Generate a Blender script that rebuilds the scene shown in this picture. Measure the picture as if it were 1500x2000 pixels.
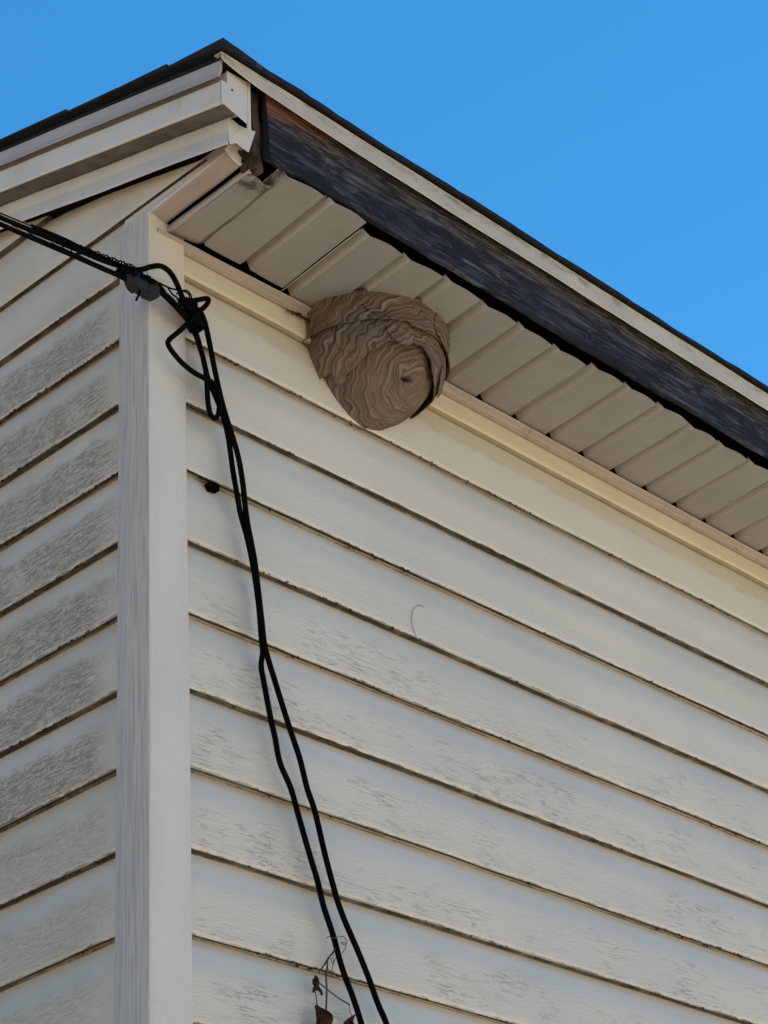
import bpy, bmesh, math, random
from mathutils import Vector, noise as mnoise
R = math.radians
rnd = random.Random(7)
for o in list(bpy.data.objects): bpy.data.objects.remove(o)
C = bpy.context.scene.collection
S = bpy.context.scene
E = 0.127            # one siding course, in metres; house coordinates are in courses
Z0 = 30.935          # height of the top lap line above the ground, in courses
def W(p): return Vector((p[0]*E, p[1]*E, (p[2]+Z0)*E))

# ---------------------------------------------------------------- camera
f, ya, pi_, ro = 4265.153, R(42.32851), R(30.628017), R(-3.72782919)
fw = Vector((math.cos(pi_)*math.cos(ya), math.cos(pi_)*math.sin(ya), math.sin(pi_)))
r0 = fw.cross(Vector((0, 0, 1))).normalized(); u0 = r0.cross(fw)
r2 = r0*math.cos(ro)+u0*math.sin(ro); u2 = -r0*math.sin(ro)+u0*math.cos(ro)
cam = bpy.data.cameras.new('camera'); co = bpy.data.objects.new('camera', cam); C.objects.link(co)
from mathutils import Matrix
m3 = Matrix((r2, u2, -fw)).transposed().to_4x4()
m3.translation = W((-14.80076, -17.28892, -18.33690))
co.matrix_world = m3
cam.sensor_fit = 'VERTICAL'; cam.sensor_height = 24; cam.sensor_width = 18
cam.lens = f/2000*24; cam.clip_end = 3000; cam.clip_start = 0.05
S.camera = co
S.render.resolution_x = 768; S.render.resolution_y = 1024

# ---------------------------------------------------------------- world, sun, exposure
SUN_AZ, SUN_EL = 4.0, 64.0            # azimuth measured from +x towards +y
w = bpy.data.worlds.new('World'); S.world = w; w.use_nodes = True
nt = w.node_tree; nt.nodes.clear()
out = nt.nodes.new('ShaderNodeOutputWorld'); bg = nt.nodes.new('ShaderNodeBackground')
sky = nt.nodes.new('ShaderNodeTexSky'); sky.sky_type = 'NISHITA'; sky.sun_disc = False
sky.sun_elevation = R(SUN_EL); sky.sun_rotation = R(90-SUN_AZ)
sky.air_density = 1.0; sky.dust_density = 0.0; sky.ozone_density = 5.0; sky.altitude = 200
bg.inputs['Strength'].default_value = 0.068
hs = nt.nodes.new('ShaderNodeHueSaturation'); hs.inputs['Saturation'].default_value = 1.26; hs.inputs['Hue'].default_value = .488   # deep autumn blue
nt.links.new(sky.outputs[0], hs.inputs['Color']); nt.links.new(hs.outputs[0], bg.inputs[0]); nt.links.new(bg.outputs[0], out.inputs[0])
sun = bpy.data.lights.new('sun', 'SUN'); sun.energy = 5.0; sun.angle = R(0.5); sun.color = (1, .92, .80)
so = bpy.data.objects.new('sun', sun); C.objects.link(so)
sd = Vector((math.cos(R(SUN_EL))*math.cos(R(SUN_AZ)), math.cos(R(SUN_EL))*math.sin(R(SUN_AZ)), math.sin(R(SUN_EL))))
so.rotation_euler = sd.to_track_quat('Z', 'Y').to_euler(); so.location = W((30, 30, 40))
S.view_settings.view_transform = 'Standard'; S.view_settings.look = 'None'
S.view_settings.gamma = 1; S.view_settings.exposure = 1.36

# ---------------------------------------------------------------- material helpers
class NT:
    def __init__(s, name, rough=.6, spec=.35):
        s.m = bpy.data.materials.new(name); s.m.use_nodes = True; s.t = s.m.node_tree; s.t.nodes.clear()
        s.o = s.n('ShaderNodeOutputMaterial'); s.b = s.n('ShaderNodeBsdfPrincipled')
        s.l(s.b.outputs[0], s.o.inputs[0]); s.b.inputs['Roughness'].default_value = rough
        s.b.inputs['Specular IOR Level'].default_value = spec
        g = s.n('ShaderNodeNewGeometry')
        # house coordinates, in courses
        s.P = s.vm('SCALE', g.outputs['Position'], scale=1/E)
        s.sep = s.n('ShaderNodeSeparateXYZ'); s.l(s.P, s.sep.inputs[0])
        s.X, s.Y = s.sep.outputs[0], s.sep.outputs[1]
        s.Z = s.ma('SUBTRACT', s.sep.outputs[2], Z0)
        s.N = g.outputs['True Normal']
    def n(s, t): return s.t.nodes.new(t)
    def l(s, a, b): s.t.links.new(a, b)
    def put(s, v, sock):
        if hasattr(v, 'is_output'): s.l(v, sock)
        else: sock.default_value = v
    def ma(s, op, a, b=0.0, c=0.0, clamp=False):
        n = s.n('ShaderNodeMath'); n.operation = op; n.use_clamp = clamp
        s.put(a, n.inputs[0]); s.put(b, n.inputs[1]); s.put(c, n.inputs[2]); return n.outputs[0]
    def vm(s, op, a, b=None, scale=None):
        n = s.n('ShaderNodeVectorMath'); n.operation = op; s.put(a, n.inputs[0])
        if b is not None: s.put(b, n.inputs[1])
        if scale is not None: n.inputs['Scale'].default_value = scale
        return n.outputs['Value'] if op in ('LENGTH', 'DISTANCE', 'DOT_PRODUCT') else n.outputs[0]
    def comb(s, a, b, c):
        n = s.n('ShaderNodeCombineXYZ'); s.put(a, n.inputs[0]); s.put(b, n.inputs[1]); s.put(c, n.inputs[2]); return n.outputs[0]
    def noise(s, sc=(1, 1, 1), scale=1.0, detail=4, rough=.55, dist=0.0, vec=None):
        v = s.vm('MULTIPLY', s.P if vec is None else vec, sc)
        n = s.n('ShaderNodeTexNoise'); s.l(v, n.inputs['Vector']); n.inputs['Scale'].default_value = scale
        n.inputs['Detail'].default_value = detail; n.inputs['Roughness'].default_value = rough
        n.inputs['Distortion'].default_value = dist; return n.outputs[0]
    def voro(s, sc=(1, 1, 1), scale=1.0, feature='DISTANCE_TO_EDGE', vec=None):
        v = s.vm('MULTIPLY', s.P if vec is None else vec, sc)
        n = s.n('ShaderNodeTexVoronoi'); n.feature = feature; s.l(v, n.inputs['Vector']); n.inputs['Scale'].default_value = scale
        return n.outputs['Distance']
    def ss(s, v, lo, hi, a=0.0, b=1.0):
        n = s.n('ShaderNodeMapRange'); n.interpolation_type = 'SMOOTHSTEP'; s.put(v, n.inputs[0])
        n.inputs[1].default_value = lo; n.inputs[2].default_value = hi
        n.inputs[3].default_value = a; n.inputs[4].default_value = b; return n.outputs[0]
    def mix(s, fac, a, b, mode='MIX'):
        n = s.n('ShaderNodeMix'); n.data_type = 'RGBA'; n.blend_type = mode; n.clamp_factor = True
        s.put(fac, n.inputs[0])
        for v, k in ((a, 6), (b, 7)):
            if hasattr(v, 'is_output'): s.l(v, n.inputs[k])
            else: n.inputs[k].default_value = (*v, 1) if len(v) == 3 else v
        return n.outputs[2]
    def ramp(s, v, stops):
        n = s.n('ShaderNodeValToRGB'); s.l(v, n.inputs[0]); e = n.color_ramp.elements
        while len(e) < len(stops): e.new(.5)
        for k, (p_, c) in enumerate(stops): e[k].position = p_; e[k].color = (*c, 1)
        return n.outputs[0]
    def bump(s, h, dist=.002, strength=1.0):
        n = s.n('ShaderNodeBump'); s.l(h, n.inputs['Height']); n.inputs['Distance'].default_value = dist
        n.inputs['Strength'].default_value = strength; s.l(n.outputs[0], s.b.inputs['Normal'])
    def col(s, v): s.put(v if hasattr(v, 'is_output') else (*v, 1), s.b.inputs['Base Color']); return s.m

VINYL = (.60, .55, .48)

def siding_material(name, left):
    s = NT(name, .5, .4)
    U = s.Y if left else s.X
    fz = s.ma('FRACT', s.Z)                       # 1 at a course's top, 0 at its butt edge
    grain = s.noise((1.3, 1.3, 16), 3.2, 5, .6, .4)
    fine = s.noise((4, 4, 30), 3.0, 3, .6)
    blot = s.noise((.5, .5, .5), 1.0, 3, .5)
    base = s.mix(s.ss(blot, .35, .7), (.60, .545, .475), (.64, .58, .505))
    base = s.mix(s.ss(s.noise((.25, .25, 2.2), 1.0, 3), .4, .7, 0, .5), base, (.56, .52, .46))
    fzn = s.ma('ADD', fz, s.ma('MULTIPLY', s.ma('SUBTRACT', s.noise((1.3, 1.3, .8), 1.0, 4, .7), .5), .45))
    flat = s.ma('MULTIPLY', s.ss(fzn, .76, .52), s.ss(fz, .02, .06))
    # crazed, mildewed wood grain on the flat of each course
    hz = s.noise((.55, .55, 8), 1.0, 3, .55, .3)
    ct = s.ma('ABSOLUTE', s.ma('SUBTRACT', s.ma('FRACT', s.ma('MULTIPLY', hz, 8)), .5))
    hline = s.ss(ct, .02, .17, 1, 0)
    wq = s.vm('ADD', s.P, s.vm('SCALE', s.comb(s.noise((3, 3, 3), 1.0, 2), s.noise((3, 3, 3), 1.0, 2, vec=s.vm('ADD', s.P, (5, 5, 5))), s.noise((3, 3, 3), 1.0, 2, vec=s.vm('ADD', s.P, (9, 1, 5)))), scale=.16))
    vo = s.voro((6.5, 6.5, 19), 1.0, vec=wq)
    vline = s.ss(vo, .02, .13, 1, 0)
    brk = s.ss(s.noise((2.2, 2.2, 12), 1.0, 3, .6, vec=s.vm('ADD', s.P, (1, 5, 8))), .36, .58)
    brk2 = s.ss(s.noise((5, 5, 14), 1.0, 3, .6, vec=s.vm('ADD', s.P, (4, 2, 3))), .38, .60)
    da = s.ss(s.noise((4.2, 4.2, 36), 1.0, 4, .65, .25, vec=s.vm('ADD', s.P, (2, 7, 1))), .520, .59)
    db = s.ss(s.noise((19, 19, 9), 1.0, 3, .6, .3, vec=s.vm('ADD', s.P, (8, 3, 6))), .57, .64)
    lines = s.ma('MAXIMUM', s.ma('MAXIMUM', da, s.ma('MULTIPLY', db, .85)), s.ma('MULTIPLY', s.ma('MULTIPLY', vline, brk2), .75))
    if not left: lines = s.ma('MAXIMUM', s.ma('MULTIPLY', da, brk), s.ma('MULTIPLY', db, .3))
    patch = s.noise((.75, .75, 1.4), 1.0, 3, .6, .3, vec=s.vm('ADD', s.P, (11, 4, 2)))
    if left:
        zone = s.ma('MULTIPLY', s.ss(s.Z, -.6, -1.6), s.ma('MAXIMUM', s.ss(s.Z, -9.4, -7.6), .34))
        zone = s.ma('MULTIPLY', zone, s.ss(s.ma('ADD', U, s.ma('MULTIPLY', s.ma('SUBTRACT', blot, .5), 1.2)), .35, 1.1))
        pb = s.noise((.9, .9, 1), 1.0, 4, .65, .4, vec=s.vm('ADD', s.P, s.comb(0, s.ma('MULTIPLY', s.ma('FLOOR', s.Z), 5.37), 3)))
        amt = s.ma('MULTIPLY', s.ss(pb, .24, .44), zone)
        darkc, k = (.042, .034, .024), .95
    else:
        zone = s.ma('MULTIPLY', s.ss(s.Z, -4.2, -6.2), s.ss(U, .4, .7))
        amt = s.ma('MULTIPLY', s.ss(patch, .40, .66), zone)
        darkc, k = (.27, .22, .16), .22
    m_ = s.ma('MULTIPLY', s.ma('MULTIPLY', lines, amt), flat)
    c = s.mix(s.ma('MULTIPLY', m_, k, clamp=True), base, darkc)
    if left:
        c = s.mix(s.ss(s.noise((.5, .5, .9), 1.0, 4, .6), .3, .7, .38, .66), c, (.41, .335, .25))   # overall grime, also painting the gable side's deeper shade
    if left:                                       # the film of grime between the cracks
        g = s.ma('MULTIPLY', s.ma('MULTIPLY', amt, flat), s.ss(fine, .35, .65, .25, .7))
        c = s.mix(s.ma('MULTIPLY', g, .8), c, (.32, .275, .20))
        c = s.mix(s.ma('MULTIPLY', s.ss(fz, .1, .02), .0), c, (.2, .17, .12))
    # yellow fringe under each lap, and specks
    fr = s.ss(fz, .90, .985, 0, .45)
    c = s.mix(fr, c, (.52, .43, .33))
    spk = s.voro((1, 1, 1), 3.1, 'F1'); spk = s.ss(spk, .035, .02, 0, 1)
    spm = s.ss(s.noise((.6, .6, .6), 1.0, 2), .55, .62)
    c = s.mix(s.ma('MULTIPLY', s.ma('MULTIPLY', spk, spm), .8), c, (.07, .06, .05))
    # algae and soot along the butt edge (bottom of a course), uneven
    wob = s.ma('MULTIPLY', s.ma('SUBTRACT', s.noise((5, 5, 2), 1.0, 5, .7), .35), .13 if left else .095)
    edge = s.ss(s.ma('SUBTRACT', fz, wob), .012, -.006, 0, 1)
    edge = s.ma('MULTIPLY', edge, s.ss(s.noise((.7, .7, .9), 1.0, 3, .6), .35 if left else .36, .62, .25, 1))
    edge = s.ma('MULTIPLY', edge, s.ss(s.Z, -1.5, -2.6))
    dirt = s.ramp(s.noise((6, 6, 6), 1.0, 3), [(.3, (.05, .04, .03)), (.55, (.12, .11, .055)), (.8, (.20, .15, .10))])
    c = s.mix(s.ma('MULTIPLY', edge, .9), c, dirt)
    # underside of the butt: dust, cobweb and algae
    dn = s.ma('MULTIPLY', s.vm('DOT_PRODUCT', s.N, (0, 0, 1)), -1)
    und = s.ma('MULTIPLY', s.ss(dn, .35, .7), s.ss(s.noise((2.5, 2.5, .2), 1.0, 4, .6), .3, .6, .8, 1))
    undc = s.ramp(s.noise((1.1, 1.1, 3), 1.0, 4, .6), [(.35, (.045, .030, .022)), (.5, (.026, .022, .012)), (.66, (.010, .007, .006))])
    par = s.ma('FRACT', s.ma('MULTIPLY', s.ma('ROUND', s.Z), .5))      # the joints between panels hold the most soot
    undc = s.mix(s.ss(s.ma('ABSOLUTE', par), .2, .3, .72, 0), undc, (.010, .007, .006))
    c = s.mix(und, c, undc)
    if not left:
        # sheltered, unfaded and tea-stained vinyl just under the eave
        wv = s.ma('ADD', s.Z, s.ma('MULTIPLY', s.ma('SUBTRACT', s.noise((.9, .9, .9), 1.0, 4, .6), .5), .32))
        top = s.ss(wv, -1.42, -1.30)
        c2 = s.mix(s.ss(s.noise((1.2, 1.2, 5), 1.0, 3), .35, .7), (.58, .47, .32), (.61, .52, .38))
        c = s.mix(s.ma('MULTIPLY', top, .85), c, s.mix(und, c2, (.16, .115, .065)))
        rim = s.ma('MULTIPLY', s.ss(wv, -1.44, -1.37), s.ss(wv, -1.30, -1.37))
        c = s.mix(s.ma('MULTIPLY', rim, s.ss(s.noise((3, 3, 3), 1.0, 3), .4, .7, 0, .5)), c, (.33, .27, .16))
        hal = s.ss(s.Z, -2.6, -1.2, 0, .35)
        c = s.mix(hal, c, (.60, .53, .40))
    h = s.ma('ADD', s.ma('MULTIPLY', grain, s.ma('MULTIPLY', flat, .9)), s.ma('MULTIPLY', m_, -.7))
    h = s.ma('ADD', h, s.ma('MULTIPLY', fine, s.ma('MULTIPLY', flat, .3)))
    s.bump(h, .0016, .9)
    s.put(s.ss(blot, .3, .7, .45, .62), s.b.inputs['Roughness'])
    return s.col(c)

def trim_material(name, base=VINYL, dirt=.35, grain=True, dirtc=(.20, .17, .12), vert=True):
    s = NT(name, .48, .4)
    blot = s.noise((1.1, 1.1, .6), 1.0, 4, .6)
    c = s.mix(s.ss(blot, .35, .7), base, tuple(v*.90 for v in base))
    d = s.ss(s.noise((3, 3, 3), 1.0, 6, .7, .6), .56, .78, 0, dirt)
    c = s.mix(d, c, dirtc)
    sp = s.ma('MULTIPLY', s.ss(s.voro((1, 1, 1), 2.7, 'F1'), .05, .025), s.ss(s.noise((1, 1, 1), 1.3, 2), .55, .6))
    c = s.mix(s.ma('MULTIPLY', sp, .7), c, (.06, .05, .04))
    if grain:
        g = s.noise((30, 30, 1.6) if vert else (2, 2, 30), 1.0, 4, .6, .3)
        c = s.mix(s.ss(g, .45, .68, 0, .30), c, tuple(v*.62 for v in base))
        s.bump(g, .0012, .8)
    else:
        s.bump(s.noise((2, 2, 2), 1.0, 3), .002, .4)
    return s.col(c)

def post_material():
    s = NT('vinyl_post', .48, .4)
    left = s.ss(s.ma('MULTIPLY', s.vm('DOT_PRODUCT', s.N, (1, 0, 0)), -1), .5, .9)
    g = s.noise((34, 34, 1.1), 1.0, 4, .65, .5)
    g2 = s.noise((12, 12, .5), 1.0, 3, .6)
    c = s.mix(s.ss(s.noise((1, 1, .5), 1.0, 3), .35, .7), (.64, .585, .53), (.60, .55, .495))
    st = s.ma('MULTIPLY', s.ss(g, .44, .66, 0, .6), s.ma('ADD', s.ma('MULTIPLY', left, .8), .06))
    c = s.mix(s.ma('MULTIPLY', left, .6), c, (.39, .325, .27))  # left face painted darker, as the post's shaded side
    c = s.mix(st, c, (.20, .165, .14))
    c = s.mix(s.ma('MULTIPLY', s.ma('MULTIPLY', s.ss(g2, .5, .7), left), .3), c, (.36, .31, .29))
    c = s.mix(s.ss(s.noise((2, 2, 6), 1.0, 5, .7), .6, .8, 0, .3), c, (.36, .33, .26))
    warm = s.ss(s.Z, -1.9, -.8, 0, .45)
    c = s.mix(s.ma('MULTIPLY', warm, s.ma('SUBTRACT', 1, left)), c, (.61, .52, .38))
    s.bump(g, .0012, .7)
    return s.col(c)

def soffit_material():
    s = NT('soffit_vinyl', .55, .35)
    c = s.mix(s.ss(s.noise((.7, .7, .7), 1.0, 4, .6), .35, .7), (.262, .252, .248), (.232, .224, .221))
    c = s.mix(s.ss(s.noise((4, 1.2, 1), 1.0, 5, .65), .5, .75, 0, .28), c, (.16, .14, .115))
    # green film near the outer edge
    gr = s.ma('MULTIPLY', s.ss(s.Y, -1.35, -1.8), s.ss(s.noise((1.5, 1.5, 1), 1.0, 4, .6), .42, .65, 0, .5))
    c = s.mix(gr, c, (.20, .22, .17))
    # groove shade painted by face direction and depth; dirt by the wall
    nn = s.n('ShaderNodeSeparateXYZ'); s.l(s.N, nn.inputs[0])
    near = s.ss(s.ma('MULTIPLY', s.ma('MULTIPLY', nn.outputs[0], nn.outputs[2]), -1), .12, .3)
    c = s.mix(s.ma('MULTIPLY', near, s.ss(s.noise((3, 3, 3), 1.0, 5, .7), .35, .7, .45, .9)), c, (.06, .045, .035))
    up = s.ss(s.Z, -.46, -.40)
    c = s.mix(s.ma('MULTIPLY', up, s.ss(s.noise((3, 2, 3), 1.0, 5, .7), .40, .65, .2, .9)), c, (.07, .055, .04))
    far = s.ss(s.ma('MULTIPLY', nn.outputs[0], nn.outputs[2]), .12, .3)  # lit side of each rib, painted lighter below
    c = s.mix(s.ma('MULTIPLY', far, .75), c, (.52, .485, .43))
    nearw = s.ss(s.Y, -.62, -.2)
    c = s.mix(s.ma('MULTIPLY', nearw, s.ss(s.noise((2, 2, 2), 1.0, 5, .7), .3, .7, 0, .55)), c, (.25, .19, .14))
    sp = s.ma('MULTIPLY', s.ss(s.voro((1, 1, 1), 2.3, 'F1'), .05, .02), s.ss(s.noise((1, 1, 1), 1.1, 2), .5, .56))
    c = s.mix(s.ma('MULTIPLY', sp, .8), c, (.05, .035, .03))
    # black mildew on the torn corner piece
    mld = s.ma('MULTIPLY', s.ss(s.Y, -1.3, -1.6), s.ss(s.X, .62, .5))
    c = s.mix(s.ma('MULTIPLY', mld, s.ss(s.noise((5, 5, 5), 1.0, 5, .7), .36, .6, 0, .9)), c, (.035, .03, .025))
    s.bump(s.noise((8, 1.2, 6), 1.0, 4, .6), .0015, .7)
    return s.col(c)

def wood_material():
    s = NT('weathered_wood', .75, .25)
    g = s.noise((.7, 3, 15), 1.0, 8, .72, .45)
    g2 = s.noise((2.6, 5, 34), 1.0, 5, .7, .7)
    blot = s.noise((.9, 1, 1.7), 1.0, 4, .6, .5)
    c = s.ramp(g, [(.32, (.005, .005, .007)), (.46, (.016, .017, .025)), (.54, (.050, .052, .066)), (.62, (.15, .145, .14)), (.75, (.30, .265, .23))])
    blue = s.mix(s.ss(g2, .35, .7), (.008, .009, .014), (.070, .077, .110))
    c = s.mix(s.ss(blot, .44, .60, .05, .60), c, blue)
    c = s.mix(s.ss(s.noise((1.4, 1, 4), 1.0, 5, .7, 1.2, vec=s.vm('ADD', s.P, (5, 1, 7))), .56, .70, 0, .9), c, (.006, .006, .009))
    c = s.mix(s.ss(s.noise((.75, 1, 3.2), 1.0, 6, .72, .8, vec=s.vm('ADD', s.P, (2, 8, 3))), .47, .55, 0, .88), c, (.006, .006, .009))
    c = s.mix(s.ma('MULTIPLY', s.ss(s.noise((.9, 1, 2.6), 1.0, 5, .65, .5, vec=s.vm('ADD', s.P, (6, 2, 1))), .56, .64), s.ss(g2, .44, .60, 0, .8)), c, (.155, .135, .12))
    # bare grey-brown fibres in the upper part, orange fresh wood at the upper left corner
    up = s.ma('ADD', s.Z, s.ma('MULTIPLY', s.ma('SUBTRACT', s.noise((1.2, 1, 5), 1.0, 5, .7), .5), .9))
    c = s.mix(s.ma('MULTIPLY', s.ss(up, .05, .35), s.ss(g2, .42, .62, 0, .75)), c, (.17, .145, .115))
    cr = s.ss(s.ma('ABSOLUTE', s.ma('SUBTRACT', s.noise((.5, 1, 7), 1.0, 3, .5, .5), .5)), 0, .014, 1, 0)
    c = s.mix(s.ma('MULTIPLY', cr, .8), c, (.01, .008, .008))
    org = s.ma('MULTIPLY', s.ss(s.ma('SUBTRACT', up, s.ma('MULTIPLY', s.X, .12)), .30, .40), s.ss(s.X, 2.3, 1.2))
    c = s.mix(s.ma('MULTIPLY', org, .85), c, s.ramp(g2, [(.3, (.06, .022, .012)), (.5, (.22, .085, .045)), (.8, (.36, .17, .10))]))
    # knots
    for kx, kz, rr in ((4.1, .02, .12), (5.35, -.05, .05), (10.0, .1, .05), (7.3, .28, .08)):
        d = s.vm('DISTANCE', s.comb(s.ma('MULTIPLY', s.X, .6), 0, s.Z), (kx*.6, 0, kz))
        ring = s.ss(d, rr, rr*.45, 0, .9)
        c = s.mix(ring, c, (.012, .011, .014))
    eg = s.n('ShaderNodeSeparateXYZ'); s.l(s.N, eg.inputs[0])
    c = s.mix(s.ss(s.ma('ABSOLUTE', eg.outputs[0]), .4, .7), c, (.010, .008, .008))   # dark end grain
    s.bump(s.ma('ADD', g2, g), .006, 1.0)
    return s.col(c)

def metal_drip_material():
    s = NT('painted_drip_metal', .5, .4)
    c = s.mix(s.ss(s.noise((.8, 1, 1.5), 1.0, 4, .6), .35, .7), (.56, .47, .37), (.47, .395, .31))
    zz = s.ss(s.Z, .56, .74)
    st = s.ss(s.noise((2.2, 2, 5), 1.0, 6, .7, .5), .46, .68)
    c = s.mix(s.ma('MULTIPLY', zz, s.ma('MULTIPLY', st, .8)), c, (.17, .12, .075))
    c = s.mix(s.ss(s.noise((5, 5, 7), 1.0, 5, .7), .64, .76, 0, .8), c, (.11, .07, .045))
    s.bump(s.noise((2, 2, 5), 1.0, 4), .002, .6)
    return s.col(c)

def shingle_material():
    s = NT('asphalt_shingle', .92, .15)
    c = s.ramp(s.noise((30, 30, 30), 1.0, 3, .7), [(.3, (.010, .010, .012)), (.6, (.022, .022, .026)), (.85, (.05, .048, .05))])
    s.bump(s.noise((26, 26, 26), 1.0, 3, .7), .003, .9)
    return s.col(c)

def plain(name, colr, rough=.6, bumpsc=8, bd=.001, spec=.4, var=.25):
    s = NT(name, rough, spec)
    c = s.mix(s.ss(s.noise((1, 1, 1), bumpsc, 4, .6), .35, .7), colr, tuple(v*(1-var) for v in colr))
    s.bump(s.noise((1, 1, 1), bumpsc*2, 4, .6), bd, .8)
    return s.col(c)

HOLE = (3.837, -.921, -1.564)
def nest_material():
    s = NT('wasp_paper', .9, .1)
    wv = s.n('ShaderNodeTexNoise'); s.l(s.vm('SCALE', s.P, scale=1.15), wv.inputs['Vector'])
    wv.inputs['Detail'].default_value = 0
    wp = s.vm('SCALE', s.vm('SUBTRACT', wv.outputs['Color'], (.5, .5, .5)), scale=.15)
    wv2 = s.n('ShaderNodeTexNoise'); s.l(s.vm('SCALE', s.P, scale=5.0), wv2.inputs['Vector']); wv2.inputs['Detail'].default_value = 0
    wp = s.vm('ADD', wp, s.vm('SCALE', s.vm('SUBTRACT', wv2.outputs['Color'], (.5, .5, .5)), scale=.012))
    d = s.vm('DISTANCE', s.vm('ADD', s.P, wp), (4.02, -.95, -1.62+Z0))
    n1 = s.n('ShaderNodeTexNoise'); n1.noise_dimensions = '4D'
    s.l(s.vm('SCALE', s.P, scale=1.3), n1.inputs['Vector']); s.l(s.ma('MULTIPLY', d, 46), n1.inputs['W'])
    n1.inputs['Scale'].default_value = 1; n1.inputs['Detail'].default_value = 1; n1.inputs['Roughness'].default_value = .5
    sn = s.ma('ADD', s.ma('MULTIPLY', s.ma('SINE', s.ma('MULTIPLY', d, 78)), .5), .5)
    band = s.ma('ADD', s.ma('MULTIPLY', n1.outputs[0], .86), s.ma('MULTIPLY', sn, .14))
    c = s.ramp(band, [(.26, (.028, .019, .014)), (.42, (.088, .064, .050)), (.55, (.140, .108, .088)), (.70, (.245, .205, .175)), (.84, (.16, .105, .075))])
    tint = s.noise((1, 1, 1), 1.3, 3, .6)
    c = s.mix(s.ss(tint, .42, .62, 0, .35), c, (.21, .125, .07))
    c = s.mix(s.ss(s.Z, -1.25, -1.8, 0, .25), c, (.20, .165, .15))
    s.bump(s.ma('ADD', band, s.ma('MULTIPLY', s.noise((1, 1, 1), 18, 2), .25)), .006, 1.0)
    return s.col(c)

def ground_material():
    s = NT('dry_lawn', .9, .2)
    c = s.ramp(s.noise((.06, .06, .06), 1.0, 6, .6), [(.3, (.32, .28, .21)), (.5, (.39, .34, .255)), (.7, (.46, .40, .31))])
    c = s.mix(s.ss(s.noise((2, 2, 2), 1.0, 4, .6), .4, .7, 0, .4), c, (.30, .25, .15))
    s.bump(s.noise((1.5, 1.5, 1.5), 1.0, 6, .7), .03, .8)
    return s.col(c)

M = dict(right=siding_material('faded_vinyl_siding', False), left=siding_material('mildewed_vinyl_siding', True),
         post=post_material(), trim=trim_material('cream_trim', (.60, .53, .455), .4, False),
         rake=trim_material('rake_trim_metal', (.57, .52, .47), .35, False, (.25, .22, .17)),
         rake_top=trim_material('weathered_rake_edge', (.40, .345, .30), .45, False, (.25, .23, .19)),
         channel=trim_material('dusty_channel', (.36, .30, .26), .8, False, (.16, .11, .075)),
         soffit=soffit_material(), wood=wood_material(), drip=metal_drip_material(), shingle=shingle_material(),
         black=plain('black_cable_jacket', (.0028, .0028, .003), .75, 6, .0006, .03),
         brownj=plain('aged_dark_cable_jacket', (.0042, .0028, .0024), .75, 6, .0006, .03),
         steel=plain('dull_grey_metal', (.011, .011, .011), .6, 9, .0012, .4, .5),
         rot=plain('rotten_brown_wood', (.09, .06, .045), .85, 4, .004, .2, .75),
         dark=plain('dark_sheathing', (.02, .018, .016), .9, 3, .002, .1),
         nest=nest_material(), ground=ground_material(),
         leaf=plain('dead_leaf', (.055, .017, .011), .8, 5, .003, .2, .7),
         stem=plain('dry_stem', (.10, .075, .065), .8, 6, .001, .2, .4),
         debris=plain('web_debris', (.045, .03, .022), .9, 8, .002, .1, .6),
         under=plain('shade_brown_underside', (.16, .135, .115), .8, 4, .002, .2, .4),  # dark brown that paints the shade under the rake
         asphalt=plain('added_dirt_ground', (.22, .185, .145), .95, 3, .004, .2, .3),  # colour of the added ground, kept low to weaken its bounce
         glass=plain('window_glass_dark', (.03, .04, .05), .08, 2, .0005, .6), )

# ---------------------------------------------------------------- mesh helpers
def mk(name, vs, fs, mat, parent=None, smooth=False, world=False):
    me = bpy.data.meshes.new(name)
    me.from_pydata([tuple(v) if world else tuple(W(v)) for v in vs], [], fs)
    me.update(); o = bpy.data.objects.new(name, me); C.objects.link(o)
    me.materials.append(mat)
    if smooth: me.polygons.foreach_set('use_smooth', [True]*len(me.polygons))
    if parent is not None:
        o.parent = parent; o.matrix_parent_inverse = parent.matrix_world.inverted()
    return o
def tag(o, label=None, cat=None, group=None, kind=None):
    if label: o['label'] = label
    if cat: o['category'] = cat
    if group: o['group'] = group
    if kind: o['kind'] = kind
    return o
def empty(name, p, label, cat, group=None):
    o = bpy.data.objects.new(name, None); C.objects.link(o); o.location = W(p); o.empty_display_size = .05
    bpy.context.view_layer.update(); return tag(o, label, cat, group)
def sweep(profile, frames, closed=False, caps=False):
    """profile: 2-D points; frames: list of functions mapping a 2-D point to 3-D."""
    vs, fs = [], []; n = len(profile)
    for fr in frames: vs += [fr(q, i) for i, q in enumerate(profile)]
    for a in range(len(frames)-1):
        for i in range(n if closed else n-1):
            j = (i+1) % n
            fs.append((a*n+i, a*n+j, (a+1)*n+j, (a+1)*n+i))
    if caps and closed:
        fs.append(tuple(range(n))); fs.append(tuple(reversed(range((len(frames)-1)*n, len(frames)*n))))
    return vs, fs
def add(dst, src):
    k = len(dst[0]); dst[0].extend(src[0]); dst[1].extend(tuple(i+k for i in f_) for f_ in src[1])
def box(x0, x1, y0, y1, z0, z1):
    v = [(x, y, z) for z in (z0, z1) for y in (y0, y1) for x in (x0, x1)]
    return v, [(0, 2, 3, 1), (4, 5, 7, 6), (0, 1, 5, 4), (2, 6, 7, 3), (0, 4, 6, 2), (1, 3, 7, 5)]
def n1(x, seed=0.0): return mnoise.noise(Vector((x, seed*3.71+.5, seed*1.3)))
def bevel(o, wd=.0015, seg=2):
    b = o.modifiers.new('bevel', 'BEVEL'); b.width = wd; b.segments = seg; b.limit_method = 'ANGLE'; b.angle_limit = R(40)
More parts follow.
